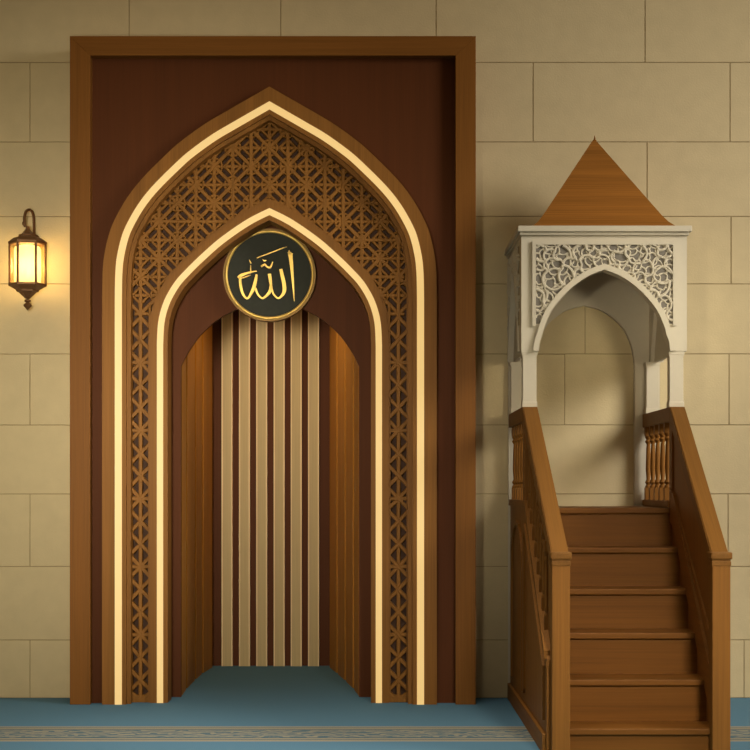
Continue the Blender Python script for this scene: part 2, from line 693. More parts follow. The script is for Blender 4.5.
Oc, Ic = list(Op), list(Ip)
test = lambda p: inside(p, Oc) and not inside(p, Ic)
b = MB()
lines = []
p = 129.1 / 7
YT = 318.0                                       # below this the legs carry their own ladder of crosses
cols = range(-8, 9)
y_base = 184.6
rws = range(-5, 8)
for i in cols:
    x = AX + i * p
    lines.append(((x, 100), (x, YT), 3.0))
for j in rws:
    y = y_base + j * p
    if y < YT:
        lines.append(((AX - 150, y), (AX + 150, y), 2.6))
for i in cols:
    for j in rws:
        cx, cy = AX + i * p, y_base + j * p
        if (i + j) % 2 == 0:
            for sx in (-1, 1):
                for sy in (-1, 1):
                    if cy + sy * p < YT + 8:
                        lines.append(((cx, cy), (cx + sx * p, cy + sy * p), 3.0))
            r = p * 0.44
            q = [(cx + r * math.cos(math.pi / 8 + k * math.pi / 4), cy + r * math.sin(math.pi / 8 + k * math.pi / 4)) for k in range(8)]
            for k in range(8):
                if cy + r < YT:
                    lines.append((q[k], q[(k + 1) % 8], 1.7))
        else:                                    # little lozenge around the quiet crossings
            r = p * 0.46
            if cy + r < YT:
                q = [(cx + r, cy), (cx, cy + r), (cx - r, cy), (cx, cy - r)]
                for k in range(4):
                    lines.append((q[k], q[(k + 1) % 4], 2.0))
for side in (-1, 1):
    cx = AX + side * 129.1
    lines.append(((cx, YT), (cx, 706), 3.0))
    for s in (-1, 1):
        lines.append(((cx + s * 9.4, YT - 14), (cx + s * 9.4, 706), 2.2))
    y = YT - 1
    k = 0
    while y < 702:
        for s in (-1, 1):
            lines.append(((cx, y), (cx + s * 11, y + 11.3), 3.0))
            lines.append(((cx, y + 22.7), (cx + s * 11, y + 11.3), 3.0))
        if k % 3 == 1:
            lines.append(((cx - 11, y + 22.7), (cx + 11, y + 22.7), 3.0))
        y += 22.7
        k += 1
    lines.append(((cx - 11, 699), (cx + 11, 699), 6.5))
for a, c, w in lines:
    for r in clip(a, c, test):
        yf = YL + random.uniform(0, 0.006)
        P0, P1 = XZ(r[0][0], r[0][1], YL), XZ(r[1][0], r[1][1], YL)
        if min(P0[1], P1[1]) < 0.012:
            P0 = (P0[0], max(P0[1], 0.012)); P1 = (P1[0], max(P1[1], 0.012))
        if math.hypot(P0[0] - P1[0], P0[1] - P1[1]) > 0.006:
            b.bar(P0, P1, w * 0.0082, yf, YB + 0.002)
lat = b.build('lattice', M['wood_carved'], mih)
b = MB()                                          # thin border round the carving
b.band(place(offset(outer_px, 28.0), YL), place(offset(outer_px, 30.2), YL), YL - 0.004, YB)
b.band(place(offset(inner_px, -8.6), YL), place(offset(inner_px, -6.4), YL), YL - 0.004, YB)
b.build('border', M['wood_v'], lat)

# maroon arch board with the niche opening
YA = 0.05
iz = [XZ(x, y, YA) for x, y in offset(inner_px, 6.0)]
op_px = [(181, 366), (186, 355.5), (192, 346), (201, 334), (212.5, 323.5), (222, 316.5), (233, 310.8), (250, 304), (270, 301)]
op = op_px + [(2 * 270 - x, y) for x, y in op_px[-2::-1]]
op = [(181, 720)] + op + [(359, 720)]
N = 101
outer_b, inner_b = resample(place(offset(inner_px, 9.5), YA), N), resample(place(op, YA), N)
b = MB()
b.band(outer_b, inner_b, YA, YA + 0.04)
# returns of the inner arch back to the board
b.band(resample(place(offset(inner_px, 8.0), -0.10), N), resample(place(offset(inner_px, 10.0), -0.10), N), -0.10, YA + 0.002)
b.build('arch_board', M['red'], mih)

# niche lining: plank walls, dark back, pale slats, ceiling
ZN = 3.02
YK = 2.0
left_plan = [(-1.300, 0.09), (-1.339, 0.79), (-1.312, 1.09), (-1.295, 1.36), (-1.258, 1.90)]
right_plan = [(-0.106, 0.09), (-0.150, 0.50), (-0.216, 0.99), (-0.286, 1.46), (-0.362, 1.93)]
left_plan[1] = (W(186.6, 0, 11.5).x, 0.5)
left_plan[2] = (W(195.5, 0, 12.05).x, 1.05)
left_plan[3] = (W(202.5, 0, 12.45).x, 1.45)
left_plan[4] = (W(213.4, 0, 12.93).x, 1.93)
for plan, sgn in ((left_plan, -1), (right_plan, 1)):
    for (xa, ya), (xb, yb) in zip(plan, plan[1:]):
        t = Vector((xb - xa, yb - ya)).normalized()
        nrm_ = Vector((abs(t.y) * sgn, -t.x * sgn * (1 if t.y > 0 else -1)))
        gp = 0.075
        A = Vector((xa, ya)) + t * gp * 0.5
        B = Vector((xb, yb)) - t * gp * 0.5
        th = 0.03
        b = MB()
        c = 0.008
        q = [A + nrm_ * c, A + t * c, B - t * c, B + nrm_ * c, B + nrm_ * th, A + nrm_ * th]
        b.prism_xy([(v.x, v.y) for v in q], 0, ZN)
        b.build('plank', M['wood_niche'], mih)
b = MB()
back = [(-1.42, 0.09)] + [(x - 0.035, y) for x, y in left_plan] + [(-1.30, YK + 0.04), (-0.33, YK + 0.04)] + [(x + 0.035, y) for x, y in right_plan[::-1]] + [(0.02, 0.09), (0.02, 2.15), (-1.42, 2.15)]
b.prism_xy(back, 0, ZN)
b.build('niche_shell', M['dark'], mih)
b = MB()
b.box(-1.42, 0.02, 0.09, 2.15, ZN, ZN + 0.05)
b.build('niche_ceiling', M['dark'], mih)
b = MB()
b.box(-1.30, -0.33, YK, YK + 0.05, 0, ZN)
b.build('niche_back', M['red'], mih)
slat_px = [(221.6, 232.5), (239, 250), (256.2, 267.2), (273.7, 284.6), (290.8, 301.7), (307.9, 319.2)]
ds = D0 + YK - 0.04
first = None
for a, c in slat_px:
    x = ((a + c) / 2 - PX) * ds / F
    w = 11.0 * ds / F
    if first is None:
        b = MB()
        b.box(x - w / 2 + 0.010, x + w / 2 - 0.010, YK - 0.04, YK, 0, ZN)
        first = b.build('slat', M['slat'], mih, origin=(x, YK, 0))
        b = MB()
        for s in (-1, 1):
            xa = x + s * (w / 2 - 0.005)
            b.box(xa - 0.005, xa + 0.005, YK - 0.046, YK, 0, ZN)
        e = b.build('edge_trim', M['slat_edge'], None, root=None, origin=(x, YK, 0))
        e.parent = first
        e.location = (0, 0, 0)
        fx = x
    else:
        copy_tree(first, mih, Vector((x, YK, 0)) - Vector(mih.location))

# ------------------------------------------------------------------ medallion
YM = -0.02
mc = W(269.6, 275.0, D0 + YM)
R = 46.3 * (D0 + YM) / F
med = empty('medallion', (mc.x, YA, mc.z - R), 'round dark green disc with gold calligraphy on maroon arch board', 'medallion')
b = MB()
b.lathe((mc.x, YA, mc.z), [(R * 0.96, -0.003), (R * 0.96, YM - YA)], 96, axis='Y')
b.build('disc', M['slate'], med, smooth=True)
b = MB()


def ring(b, r0, r1, y0, y1, seg=96):
    o = [(mc.x + r1 * math.cos(2 * math.pi * i / seg), mc.z + r1 * math.sin(2 * math.pi * i / seg)) for i in range(seg)]
    i_ = [(mc.x + r0 * math.cos(2 * math.pi * i / seg), mc.z + r0 * math.sin(2 * math.pi * i / seg)) for i in range(seg)]
    b.band(o, i_, y0, y1, closed=True)


ring(b, R * 0.955, R, YM - 0.015, YA - 0.003)
b.build('outer_rim', M['gold_old'], med)
b = MB()
tor = []
for i in range(97):
    a = 2 * math.pi * i / 96
    tor.append((mc.x + R * 0.935 * math.cos(a), YM - 0.012, mc.z + R * 0.935 * math.sin(a)))
b.tube(tor, 0.0105, 10)
b.build('inner_rim', M['gold'], med, smooth=True)


def stroke(b, pts, n=8, k=0.86):
    """calligraphic stroke: (x, y, width) in the close-up's units, 6.25 per photograph pixel"""
    pts = catmull(pts, n)
    L_, R_ = [], []
    for i, (x, y, w) in enumerate(pts):
        a = pts[max(i - 1, 0)]
        c = pts[min(i + 1, len(pts) - 1)]
        t = Vector((c[0] - a[0], c[1] - a[1])).normalized()
        nn = Vector((-t.y, t.x)) * w * 0.5 * k
        for lst, s in ((L_, 1), (R_, -1)):
            lst.append(XZ(210 + (x + nn.x * s) / 6.25, 220 + (y + nn.y * s) / 6.25, YM))
    b.band(L_, R_, YM - 0.014, YM + 0.002)


b = MB()
stroke(b, [(487, 204, 6), (500, 214, 30), (506, 245, 27), (514, 330, 20), (521, 420, 13), (527, 508, 3)])
stroke(b, [(495, 190, 3), (497, 212, 16), (519, 212, 4)], 4)
stroke(b, [(443, 308, 22), (452, 350, 24), (463, 400, 26), (463, 450, 24), (432, 489, 12), (402, 470, 12), (388, 435, 12), (380, 390, 20), (372, 338, 24)])
stroke(b, [(382, 410, 18), (374, 450, 22), (332, 489, 12), (300, 465, 13), (284, 425, 14)])
stroke(b, [(292, 342, 14), (284, 385, 22), (268, 440, 22), (236, 490, 13), (208, 465, 16), (194, 420, 18), (188, 358, 14)])
stroke(b, [(176, 362, 16), (196, 348, 22), (225, 336, 16), (262, 326, 10), (292, 320, 5)])
stroke(b, [(196, 366, 5), (225, 356, 8), (256, 345, 3)])
stroke(b, [(255, 283, 3), (256, 322, 7)], 3)
stroke(b, [(246, 250, 3), (257, 272, 9)], 3)
stroke(b, [(320, 292, 12), (342, 280, 13), (356, 292, 11), (374, 300, 13), (384, 284, 10), (393, 262, 4)])
stroke(b, [(330, 248, 3), (341, 256, 10), (352, 252, 3)], 4)
stroke(b, [(294, 238, 5), (380, 206, 6), (440, 183, 7), (482, 168, 3)])
b.build('calligraphy', M['gold'], med)

# ------------------------------------------------------------------ wall lantern
dl = D0 - 0.20
lc = W(27.6, 264, dl)
px = dl / F
lan = empty('wall_lantern', (lc.x, 0.0, lc.z - 47 * px), 'lit bronze six-sided lantern hanging from curved arm on stone wall', 'lantern')
Rh = 17.5 * px
rot = math.radians(9)


def hexp(r, k):
    a = rot + math.pi / 3 * k
    return Vector((lc.x + r * math.cos(a), lc.y + r * math.sin(a), 0))


zt, zb = W(0, 243.5, dl).z, W(0, 284.5, dl).z
h = lambda y: W(0, y, dl).z - lc.z
b = MB()
b.lathe(lc, [(Rh * 1.04, h(244.8)), (Rh * 1.09, h(243.6)), (Rh * 1.09, h(242)), (Rh * 1.0, h(240.8)), (Rh * 0.80, h(238.2)), (Rh * 0.52, h(236.6)), (Rh * 0.50, h(234.6)),
             (Rh * 0.36, h(234)), (Rh * 0.24, h(231.8)), (Rh * 0.12, h(229)), (Rh * 0.10, h(226.5))], 6, rot)
b.build('roof', M['bronze'], lan)
b = MB()
b.lathe(lc, [(Rh * 0.10, h(299)), (Rh * 0.22, h(297.2)), (Rh * 0.50, h(292.5)), (Rh * 0.62, h(291.8)), (Rh * 0.66, h(290)), (Rh * 0.98, h(286.8)), (Rh * 1.08, h(286)), (Rh * 1.08, h(284.4)), (Rh * 1.03, h(283.6))], 6, rot)
b.build('bottom_cap', M['bronze'], lan)
b = MB()
b.lathe(lc, [(0.006, h(299.2)), (0.020, h(300)), (0.022, h(301.4)), (0.011, h(302.6)), (0.026, h(304.6)), (0.028, h(306)), (0.014, h(308)), (0.003, h(310.5))], 14)
b.build('finial', M['bronze'], lan, smooth=True)
for k in range(6):
    b = MB()
    v = hexp(Rh, k)
    b.tube([(v.x, v.y, zb - 0.004), (v.x, v.y, zt + 0.004)], 0.0085, 8)
    b.build('bar', M['bronze'], lan)
for k in range(6):
    b = MB()
    u, v = hexp(Rh * 0.97, k), hexp(Rh * 0.97, k + 1)
    nn = ((u + v) / 2 - Vector((lc.x, lc.y, 0))).normalized() * 0.003
    b.prism_xy([(u.x, u.y), (v.x, v.y), (v.x - nn.x, v.y - nn.y), (u.x - nn.x, u.y - nn.y)], zb, zt)
    b.build('pane', M['pane'], lan)
b = MB()
b.lathe(lc, [(Rh * 0.60, h(283.9)), (Rh * 0.74, h(283)), (Rh * 0.76, h(280)), (Rh * 0.76, h(250)), (Rh * 0.7, h(247)), (Rh * 0.3, h(245.0))], 24)
b.build('frosted_lamp', M['candle'], lan, smooth=True)
b = MB()
arm = catmull([(25.2, 227, 0.0), (24.6, 222, 0.0), (24.4, 217, 0.02), (26.0, 211.5, 0.05), (29.0, 209.8, 0.09), (32.0, 211.8, 0.12), (33.6, 217, 0.14), (34.0, 226, 0.15), (34.0, 236, 0.15), (34.0, 240, 0.185)], 6)
b.tube([W(x, y, dl + dy) for x, y, dy in arm], 0.0095, 8)
b.tube([W(24.5, 226, dl), W(23.3, 224.5, dl), W(23.0, 222.5, dl), W(24.2, 221.5, dl)], 0.006, 6)
b.build('arm', M['bronze'], lan, smooth=True)
b = MB()
wp = W(34, 240, dl + 0.185)
b.lathe((wp.x, 0.0, wp.z), [(0.040, 0.0), (0.040, -0.010), (0.026, -0.018)], 20, axis='Y')
b.build('wall_plate', M['bronze'], lan)
pl = bpy.data.lights.new('lantern_glow', 'POINT')
pl.energy = 15
pl.color = (1.0, 0.73, 0.31)
pl.shadow_soft_size = 0.09
po = bpy.data.objects.new('lantern_glow', pl)
COL.objects.link(po)
po.parent = lan
po.location = (0, lc.y - 0.0, lc.z - lan.location.z)

# ------------------------------------------------------------------ minbar
XC = 1.387
mb = empty('minbar', (XC, -1.2, 0), 'wooden pulpit stairs with cream arched canopy and pyramid roof against stone wall', 'pulpit')
X0, X1 = 0.886, 1.888            # outer faces
TH = 0.05                        # panel thickness
yk = [-1.05, -1.31, -1.57, -1.83, -2.09, -2.35]         # nosings
zk = [1.279, 1.051, 0.823, 0.595, 0.366, 0.138]
YN0, YN1 = -2.42, -2.32          # newel front/back
# steps
for i in range(6):
    st = MB()
    yb = yk[i - 1] + 0.03 if i else -0.03
    st.box(X0 + TH, X1 - TH, yk[i], yb, zk[i] - 0.034, zk[i], bev=0.007)
    so = st.build('tread', M['wood_step_shaded'], mb)
    b = MB()
    zl = zk[i + 1] if i < 5 else 0.0
    b.box(X0 + TH, X1 - TH, yk[i] + 0.022, yk[i] + 0.05, zl, zk[i] - 0.034)
    b.build('riser', M['wood_step_shaded'], so)
# landing apron moulding under the rear arch
# side panels
YR = -0.03
side_poly = [(YR, 0.0), (YN1 - 0.03, 0.0), (YN1 - 0.03, 0.50), (-1.16, 1.30), (YR, 1.30)]


def lz(y):                        # top line of the solid side panel
    return 1.30 if y > -1.16 else 1.30 - (-1.16 - y) * (0.78 / 1.16)


def rz(y):                        # underside of the rails
    return 1.800 if y > -1.07 else 1.800 - (-1.07 - y) * 0.642


for s, xa in ((0, X0 + 0.014), (1, 1.794)):
    xb = xa + TH - 0.012
    sp = MB().prism_yz(side_poly, xa, xb).build('side_panel', M['wood_v'], mb)
    xo = xa if s == 0 else xb
    d = -1 if s == 0 else 1
    xs = sorted((xo, xo + d * 0.014))
    MB().box(xs[0] - (0.006 if s == 0 else 0), xs[1], YN1 + 0.001, YR, 0.0, 0.105, bev=0.004).build('base_moulding', M['wood_y'], sp)
    b = MB()
    cap_o = [(YR, 1.325), (-1.17, 1.325), (YN1, 0.545)]
    cap_i = [(YR, 1.285), (-1.15, 1.285), (YN1, 0.500)]
    xs2 = sorted((xo + d * 0.012, xo - d * (TH - 0.002)))
    b.band_yz(cap_o, cap_i, xs2[0], xs2[1])
    b.build('panel_cap', M['wood_y'], sp)
    # raised arched moulding on the panel
    b = MB()
    ao = [(-0.20, 0.17), (-0.20, 0.90)]
    for k in range(9):
        a = math.pi * k / 8
        ao.append((-0.60 + 0.40 * math.cos(a), 0.90 + 0.30 * math.sin(a)))
    ao += [(-1.00, 0.17)]
    ai = [(-0.60 + (y + 0.60) * 0.93, 0.17 + (z - 0.17) * 0.97) for y, z in ao]
    b.band_yz(ao, ai, xs[0], xs[1])
    to = [(-1.10, 0.17), (-1.10, 1.10), (-1.16, 1.19), (-2.26, 0.46), (-2.26, 0.17)]
    ti = [(-1.13, 0.20), (-1.13, 1.09), (-1.17, 1.145), (-2.23, 0.44), (-2.23, 0.20)]
    b.band_yz(to, ti, xs[0], xs[1])
    b.build('panel_moulding', M['wood_v'], sp)
    # thin boards closing the slope under the hand rail, on the stairs' side
    xq = xb - 0.012 if s == 0 else xa
    b = MB()
    b.prism_yz([(-1.09, 1.29), (-1.09, 1.80), (YN1, 0.99), (YN1, 0.52)], xq, xq + 0.012)
    b.build('infill_board', M['wood_v'], sp)
    # sloping string board inside the stairs
    xi = xb if s == 0 else xa
    xs3 = sorted((xi, xi - d * 0.016))
    b = MB()
    b.band_yz([(-1.04, 1.40), (-1.16, 1.36), (YN1, 0.36)], [(-1.04, 1.20), (-1.16, 1.16), (YN1, 0.12)], xs3[0], xs3[1])
    b.build('string_board', M['wood_y'], sp)

XL_T, XL_B = 0.932, 0.968
XR_T, XR_B = 1.819, 1.802
for s in (0, 1):
    xt, xbm = (XL_T, XL_B) if s == 0 else (XR_T, XR_B)
    # horizontal rail beside the landing, sloping hand rail down to the newel
    b = MB()
    b.box(xt - 0.046, xt + 0.046, -1.075, -0.061, 1.800, 1.889, bev=0.006)
    b.build('landing_rail', M['wood_rail'], mb)
    b = MB()
    ya, za, yb, zb_ = -1.072, 1.889, YN0 + 0.04, 1.058
    v = []
    for x, y, z in ((xt, ya, za), (xbm, yb, zb_)):
        for dx, dz in ((-0.046, 0), (0.046, 0), (0.046, -0.10), (-0.046, -0.10)):
            v.append(b.bm.verts.new((x + dx, y, z + dz)))
    for q in ((0, 1, 2, 3), (4, 7, 6, 5), (0, 4, 5, 1), (1, 5, 6, 2), (2, 6, 7, 3), (3, 7, 4, 0)):
        b.face([v[k] for k in q])
    bmesh.ops.bevel(b.bm, geom=b.bm.edges[:], offset=0.006, segments=2, affect='EDGES')
    b.build('handrail', M['wood_rail'], mb)
    # newel post
    xn = xbm
    b = MB()
    b.box(xn - 0.047, xn + 0.047, YN0, YN1, 0.0, 1.0, bev=0.004)
    nw = b.build('newel_post', M['wood_rail'] if False else M['wood_v'], mb)
    b = MB()
    zt_ = 1.066
    b.box(xn - 0.050, xn + 0.050, YN0 - 0.004, YN1 + 0.004, 0.995, 1.018, bev=0.003)
    b.box(xn - 0.047, xn + 0.047, YN0 - 0.001, YN1 + 0.001, 1.015, 1.030)
    b.box(xn - 0.056, xn + 0.056, YN0 - 0.010, YN1 + 0.010, 1.028, zt_, bev=0.008)
    b.build('cap', M['wood_rail'], nw)
    # post under the front canopy column
    b = MB()
    b.box(xt - 0.036, xt + 0.036, -1.09, -1.00, 1.29, 1.805, bev=0.003)
    b.build('landing_post', M['wood_v'], mb)

# balusters: landing ones share a mesh, those on the slope each have their own length


def baluster(x, y, z0, z1, r=0.021):
    L_ = z1 - z0
    sq = 0.13 * min(1, 0.4 / L_) if L_ > 0.25 else 0.06
    b = MB()
    b.box(x - r, x + r, y - r, y + r, z0, z0 + 0.08)
    b.box(x - r, x + r, y - r, y + r, z1 - 0.06, z1)
    m_ = L_ - 0.14
    b.lathe((x, y, z0 + 0.08), [(r * 0.95, 0), (r * 0.95, 0.01), (r * 0.6, 0.02), (r * 1.0, 0.035), (r * 0.55, 0.055), (r * 0.78, m_ * 0.35), (r * 0.62, m_ * 0.75),
                                (r * 0.5, m_ - 0.055), (r * 1.0, m_ - 0.035), (r * 0.6, m_ - 0.02), (r * 0.95, m_ - 0.01), (r * 0.95, m_)], 12)
    return b


for s in (0, 1):
    xt, xbm = (XL_T, XL_B) if s == 0 else (XR_T, XR_B)
    xp = X0 + 0.036 if s == 0 else 1.806
    xq = 0.925 if s == 0 else 1.801
    b = MB()
    b.box(xq - 0.029, xq + 0.029, -1.03, -0.061, 1.283, 1.322, bev=0.004)
    b.build('bottom_rail', M['wood_y'], mb)
    ys = [-0.13, -0.31, -0.49, -0.67, -0.85]
    first = None
    for y in ys:
        if first is None:
            first = baluster(xq, y, 1.322, 1.800, 0.023).build('baluster', M['wood_v'], mb, smooth=True, origin=(xq, y, 1.322))
        else:
            copy_tree(first, mb, Vector((xq, y, 1.322)) - Vector(mb.location))
    for k in range(8):
        y = -1.22 - k * 0.135
        f = (y + 1.07) / (YN0 + 0.04 + 1.07)
        x = xp - 0.004 if s == 0 else xp + 0.008
        z0, z1 = lz(y) + 0.01, rz(y) + 0.02
        baluster(x, y, z0, z1, 0.013).build('baluster', M['wood_v'], mb, smooth=True)

# canopy ---------------------------------------------------------
YC = -1.01                      # front face of the arch box
ZS = 2.228                      # underside of the box
ZT = 2.948
d_f = D0 + YC
b = MB()
b.box(0.862, 1.912, -1.05, -0.002, ZT, 2.983, bev=0.004)
b.box(0.876, 1.898, -1.03, -0.004, ZT - 0.018, ZT)
b.build('cornice', M['cream'], mb)

in_l = [(604.3, 269.6), (589.6, 275.3), (575.2, 284.6), (562.4, 296.6), (551.2, 311), (544.8, 325.4), (542, 335), (539.6, 342), (538.6, 351)]
c_ = catmull(in_l, 5)
half = [((x - 604.3) * d_f / F, HC - (y - PY) * d_f / F) for x, y in c_]
front_in = [(XC + x, z) for x, z in half[::-1]] + [(XC - x, z) for x, z in half[1:]]
front_in[0] = (front_in[0][0], ZS)
front_in[-1] = (front_in[-1][0], ZS)


def board(b, inner, x0, x1, zb_, zt_, y0, y1):
    """rectangular board with an arch cut out of its lower edge"""
    n_ = len(inner)
    ap = n_ // 2
    outer = []
    for i, (x, z) in enumerate(inner):
        t = i / (n_ - 1)
        if i < ap:
            outer.append((x0, zb_ + (z - zb_) * (zt_ - zb_) / (inner[ap][1] - zb_)) if z < inner[ap][1] * 0.5 + zb_ * 0.5 else None)
        else:
            outer.append(None)
    xa = min(p[0] for p in inner)
    zc_ = (inner[ap][1] + zb_) / 2
    k0 = max(i for i in range(ap + 1) if inner[i][1] <= zc_)
    out = []
    for i in range(ap + 1):
        if i < k0:
            out.append((x0, zb_ + (zt_ - zb_) * (inner[i][1] - zb_) / (inner[k0][1] - zb_)))
        elif i == k0:
            out.append((x0, zt_))
        else:
            f = (inner[i][0] - inner[k0][0]) / (inner[ap][0] - inner[k0][0])
            out.append((x0 + (inner[ap][0] - x0) * f, zt_))
    mirror = [(2 * inner[ap][0] - x if x != x0 else x1, z) for x, z in out[:-1]][::-1]
    b.band(out + mirror, inner, y0, y1)


b = MB()
board(b, front_in, X0, X1, ZS, ZT - 0.018, YC, YC + 0.10)
fa = b.build('front_arch', M['cream'], mb)
# spandrel: grey ground, filigree, arch rib and square border
pz = lambda y: HC - (y - PY) * (d_f - 0.008) / F
sx0, sx1 = XC - 0.4145, XC + 0.4145
sz1 = pz(244.8)
rib_o = [((x - 604.3) * d_f / F, HC - (y - PY) * d_f / F) for x, y in offset([(2 * 604.3 - x, y) for x, y in c_[::-1]][:-1] + c_, 0)]
rib_in = front_in
rib_px = [(x, -z) for x, z in front_in]


def off_xz(pl, dist):
    """parallel polyline in metres, outwards (up) for positive dist when pl runs right foot to left foot"""
    q = offset([(x, -z) for x, z in pl], dist)
    return [(x, -z) for x, z in q]


fl = front_in[::-1] if front_in[0][0] > front_in[-1][0] else front_in
rib_out = off_xz(fl, -0.032)
b = MB()
b.band(rib_out, off_xz(fl, 0.002), YC - 0.022, YC + 0.02)
b.build('arch_rib', M['cream'], fa)
zlow = HC - (326 - PY) * d_f / F
b = MB()
fo, fi2 = 0.0215, 0.0
oL = [(sx0 - fo, zlow), (sx0 - fo, sz1 + fo), (sx1 + fo, sz1 + fo), (sx1 + fo, zlow)]
oI = [(sx0, zlow), (sx0, sz1), (sx1, sz1), (sx1, zlow)]
b.band(oL, oI, YC - 0.018, YC + 0.01)
b.build('spandrel_border', M['cream'], fa)
reg_o = [(sx0, zlow - 0.05), (sx0, sz1), (sx1, sz1), (sx1, zlow - 0.05)]
rib_mid = off_xz(fl, -0.028)
b = MB()
bo = MB()
# ground sheet, between arch and border
n_ = len(rib_mid)
ap = n_ // 2
pts = [(x, z) for x, z in rib_mid if z > zlow + 0.002]
poly = [(sx0 + 0.0005, pts[0][1]), (sx0 + 0.0005, sz1), (sx1 - 0.0005, sz1), (sx1 - 0.0005, pts[-1][1])] + pts[::-1]
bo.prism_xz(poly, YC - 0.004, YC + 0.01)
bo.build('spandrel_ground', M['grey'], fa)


def voronoi_edges(poly_test, x0, x1, z0, z1, step, seed, jit=0.42):
    rnd = random.Random(seed)
    P = []
    j = 0
    z = z0 - 2 * step
    while z < z1 + 2 * step:
        x = x0 - 2 * step + (step / 2 if j % 2 else 0)
        while x < x1 + 2 * step:
            P.append(Vector((x + rnd.uniform(-jit, jit) * step, z + rnd.uniform(-jit, jit) * step)))
            x += step
        z += step * 0.87
        j += 1
    vs, es, fs, *_ = delaunay_2d_cdt(P, [], [], 0, 1e-6)
    cc, em = [], {}
    for fi_, f in enumerate(fs):
        a, b_, c = (vs[k] for k in f)
        dd = 2 * (a.x * (b_.y - c.y) + b_.x * (c.y - a.y) + c.x * (a.y - b_.y))
        if abs(dd) < 1e-12:
            cc.append(None)
            continue
        ux = (a.length_squared * (b_.y - c.y) + b_.length_squared * (c.y - a.y) + c.length_squared * (a.y - b_.y)) / dd
        uz = (a.length_squared * (c.x - b_.x) + b_.length_squared * (a.x - c.x) + c.length_squared * (b_.x - a.x)) / dd
        cc.append((ux, uz))
        for k in range(3):
            em.setdefault(tuple(sorted((f[k], f[(k + 1) % 3]))), []).append(fi_)
    out = []
    for fl_ in em.values():
        if len(fl_) == 2 and cc[fl_[0]] and cc[fl_[1]]:
            a, c = cc[fl_[0]], cc[fl_[1]]
            if math.hypot(a[0] - c[0], a[1] - c[1]) < step * 3:
                for r in clip(a, c, poly_test, 24):
                    out.append(r)
    return out


b = MB()
rnd = random.Random(3)
inpoly = lambda q: inside(q, poly)


def filigree(b, edges, to3, r):
    key = lambda q: (round(q[0], 4), round(q[1], 4))
    par = {}

    def find(k):
        while par.setdefault(k, k) != k:
            k = par[k]
        return k
    for a, c in edges:
        par[find(key(a))] = find(key(c))
    size = {}
    for a, c in edges:
        size[find(key(a))] = size.get(find(key(a)), 0) + 1
    big = max(size, key=size.get)
    edges = [e for e in edges if find(key(e[0])) == big]
    for a, c in edges:
        mx_, mz_ = (a[0] + c[0]) / 2, (a[1] + c[1]) / 2
        L_ = math.hypot(a[0] - c[0], a[1] - c[1])
        bow = rnd.choice((-1, 1)) * rnd.uniform(0.12, 0.32) * L_
        nx, nz = -(c[1] - a[1]) / L_, (c[0] - a[0]) / L_
        pts_ = []
        for k in range(7):
            t = k / 6
            w = 4 * t * (1 - t) * bow
            pts_.append(to3(a[0] + (c[0] - a[0]) * t + nx * w, a[1] + (c[1] - a[1]) * t + nz * w))
        rr = r * rnd.uniform(0.8, 1.2)
        b.tube(pts_, [rr * 1.3, rr * 1.1, rr, rr * 0.95, rr, rr * 1.1, rr * 1.3], 6)


ed = voronoi_edges(inpoly, sx0, sx1, zlow, sz1, 0.088, 11)
filigree(b, ed, lambda x, z: (x, YC - 0.009 + rnd.uniform(-0.003, 0.002), z), 0.0074)
ed = voronoi_edges(inpoly, sx0, sx1, zlow, sz1, 0.050, 23)
filigree(b, ed, lambda x, z: (x, YC - 0.005 + rnd.uniform(-0.002, 0.002), z), 0.0050)
b.build('filigree', M['cream'], fa, smooth=True)

# rear arch board, standing on the floor against the wall
d_r = D0 - 0.09
rear_l = [(585, 304.7), (604, 310.4), (621.7, 324.5), (631.4, 341.8), (635.2, 359), (635.8, 372)]
rc = catmull(rear_l, 5)
rh = [((x - 585) * d_r / F, HC - (y - PY) * d_r / F) for x, y in rc]
rin = [(XC - x, z) for x, z in rh[::-1]] + [(XC + x, z) for x, z in rh[1:]]
zb2 = rin[0][1]
b = MB()
board(b, rin, X0, X1, zb2, ZT - 0.018, -0.06, -0.005)
b.build('rear_arch', M['cream'], mb)
for s in (0, 1):
    x0_, x1_ = (X0, rin[0][0]) if s == 0 else (rin[-1][0], X1)
    b = MB()
    b.box(x0_, x1_, -0.029, -0.005, 0.0, 1.30)
    b.box(x0_, x1_, -0.06, -0.005, 1.30, zb2)
    b.build('rear_post', M['cream'], mb)

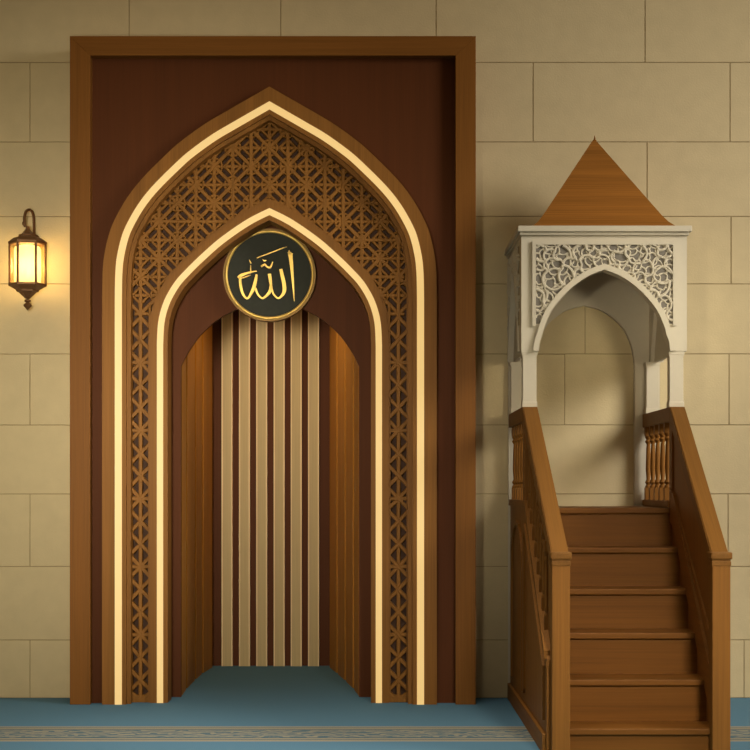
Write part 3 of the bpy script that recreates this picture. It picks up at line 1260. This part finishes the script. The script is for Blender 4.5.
# side arch panels: header with pointed arch in relief, filigree above, blind recess below
for s in (0, 1):
    xa, xb = (X0, X0 + 0.075) if s == 0 else (X1 - 0.075, X1)
    y0_, y1_ = YC + 0.10, -0.09
    ym, hw = (y0_ + y1_) / 2, 0.36
    ain = []
    for k in range(13):
        t = k / 12
        yy = ym - hw + hw * t
        zz = ZS + 0.56 * (math.sin(t * math.pi / 2) ** 0.8) * 0.82 + 0.08 * t * t
        ain.append((yy, zz))
    full = ain + [(2 * ym - y, z) for y, z in ain[-2::-1]]
    full[0] = (full[0][0], ZS)
    full[-1] = (full[-1][0], ZS)
    # build in YZ with the same board routine, then turn it
    t_ = MB()
    board(t_, full, y0_, y1_, ZS, ZT - 0.018, xa, xb)
    for v in t_.bm.verts:
        v.co = Vector((v.co.y, v.co.x, v.co.z))
    sa = t_.build('side_arch', M['cream'], mb)
    b = MB()
    xm0, xm1 = (xa + 0.025, xa + 0.05)
    b.prism_yz([(y, z) for y, z in full], xm0, xm1)
    b.build('blind_panel', M['cream'], sa)
    xo = xa if s == 0 else xb
    d = -1 if s == 0 else 1
    b = MB()
    fo_ = [(y, z) for y, z in full]
    q = offset([(y, -z) for y, z in fo_], -0.03)
    b.band_yz([(y, -z) for y, z in q], fo_, *sorted((xo, xo + d * 0.012)))
    b.build('arch_rib', M['cream'], sa)
    q2 = offset([(y, -z) for y, z in fo_], -0.034)
    arc = [(y, -z) for y, z in q2 if -z > ZS + 0.12]
    py0, py1, pzt = y0_ + 0.03, y1_ - 0.03, ZT - 0.06
    arc = [(min(max(y, py0 + 0.001), py1 - 0.001), z) for y, z in arc]
    polyS = [(py0, arc[0][1]), (py0, pzt), (py1, pzt), (py1, arc[-1][1])] + arc[::-1]
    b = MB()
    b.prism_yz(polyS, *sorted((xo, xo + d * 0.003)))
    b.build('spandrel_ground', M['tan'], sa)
    for half_ in (0, 1):
        tS = lambda q_: inside(q_, polyS) and (q_[0] < ym - 0.004 if half_ == 0 else q_[0] > ym + 0.004)
        b = MB()
        ed = voronoi_edges(tS, py0, py1, arc[0][1], pzt, 0.075, 31 + 7 * s)
        filigree(b, ed, lambda y, z: (xo + d * 0.006, y, z), 0.0085)
        b.build('filigree' , M['cream'], sa, smooth=True)

# soffit closes the canopy
b = MB()
b.box(X0 + 0.075, X1 - 0.075, YC + 0.10, -0.09, ZT - 0.03, ZT - 0.001)
b.build('soffit', M['cream'], mb)

# four columns standing on the rails
first = None
for x, y in ((0.937, YC + 0.05), (1.827, YC + 0.05), (0.937, -0.108), (1.827, -0.108)):
    if first is None:
        b = MB()
        b.box(x - 0.0415, x + 0.0415, y - 0.041, y + 0.041, 1.925, ZS - 0.028, bev=0.003)
        first = b.build('column', M['cream'], mb, origin=(x, y, 1.889))
        b = MB()
        b.box(x - 0.046, x + 0.046, y - 0.046, y + 0.046, 1.889, 1.922, bev=0.003)
        b.box(x - 0.043, x + 0.043, y - 0.0425, y + 0.0425, 1.920, 1.930)
        e = b.build('base', M['cream'], None, origin=(x, y, 1.889))
        e.parent = first; e.location = (0, 0, 0)
        b = MB()
        b.box(x - 0.048, x + 0.048, y - 0.046, y + 0.046, ZS - 0.020, ZS, bev=0.002)
        b.box(x - 0.044, x + 0.044, y - 0.043, y + 0.043, ZS - 0.030, ZS - 0.019)
        e = b.build('capital', M['cream'], None, origin=(x, y, 1.889))
        e.parent = first; e.location = (0, 0, 0)
    else:
        copy_tree(first, mb, Vector((x, y, 1.889)) - Vector(mb.location))

# pyramid roof with a slight flare at the eaves
b = MB()
cy, zb3, zap = -0.535, 2.983, 3.600
prof = [(0.432, 0.0), (0.424, 0.006), (0.396, 0.032), (0.365, 0.072), (0.012, zap - zb3)]
rings = []
for r, hh in prof:
    ry = r * (0.49 / 0.418)
    rings.append([b.bm.verts.new((XC + 0.006 * (1 - r / 0.432) - 0.004 + sx * r, cy + sy * ry, zb3 + hh)) for sx, sy in ((-1, -1), (1, -1), (1, 1), (-1, 1))])
for a, c in zip(rings, rings[1:]):
    for i in range(4):
        b.face((a[i], a[(i + 1) % 4], c[(i + 1) % 4], c[i]))
b.face(rings[0]); b.face(rings[-1])
rf = b.build('roof', M['wood_roof'], mb)
b = MB()
b.lathe((XC + 0.006, cy, zap - 0.004), [(0.012, 0), (0.014, 0.006), (0.008, 0.012), (0.003, 0.030), (0.001, 0.040)], 10)
b.build('finial', M['wood_roof'], rf)
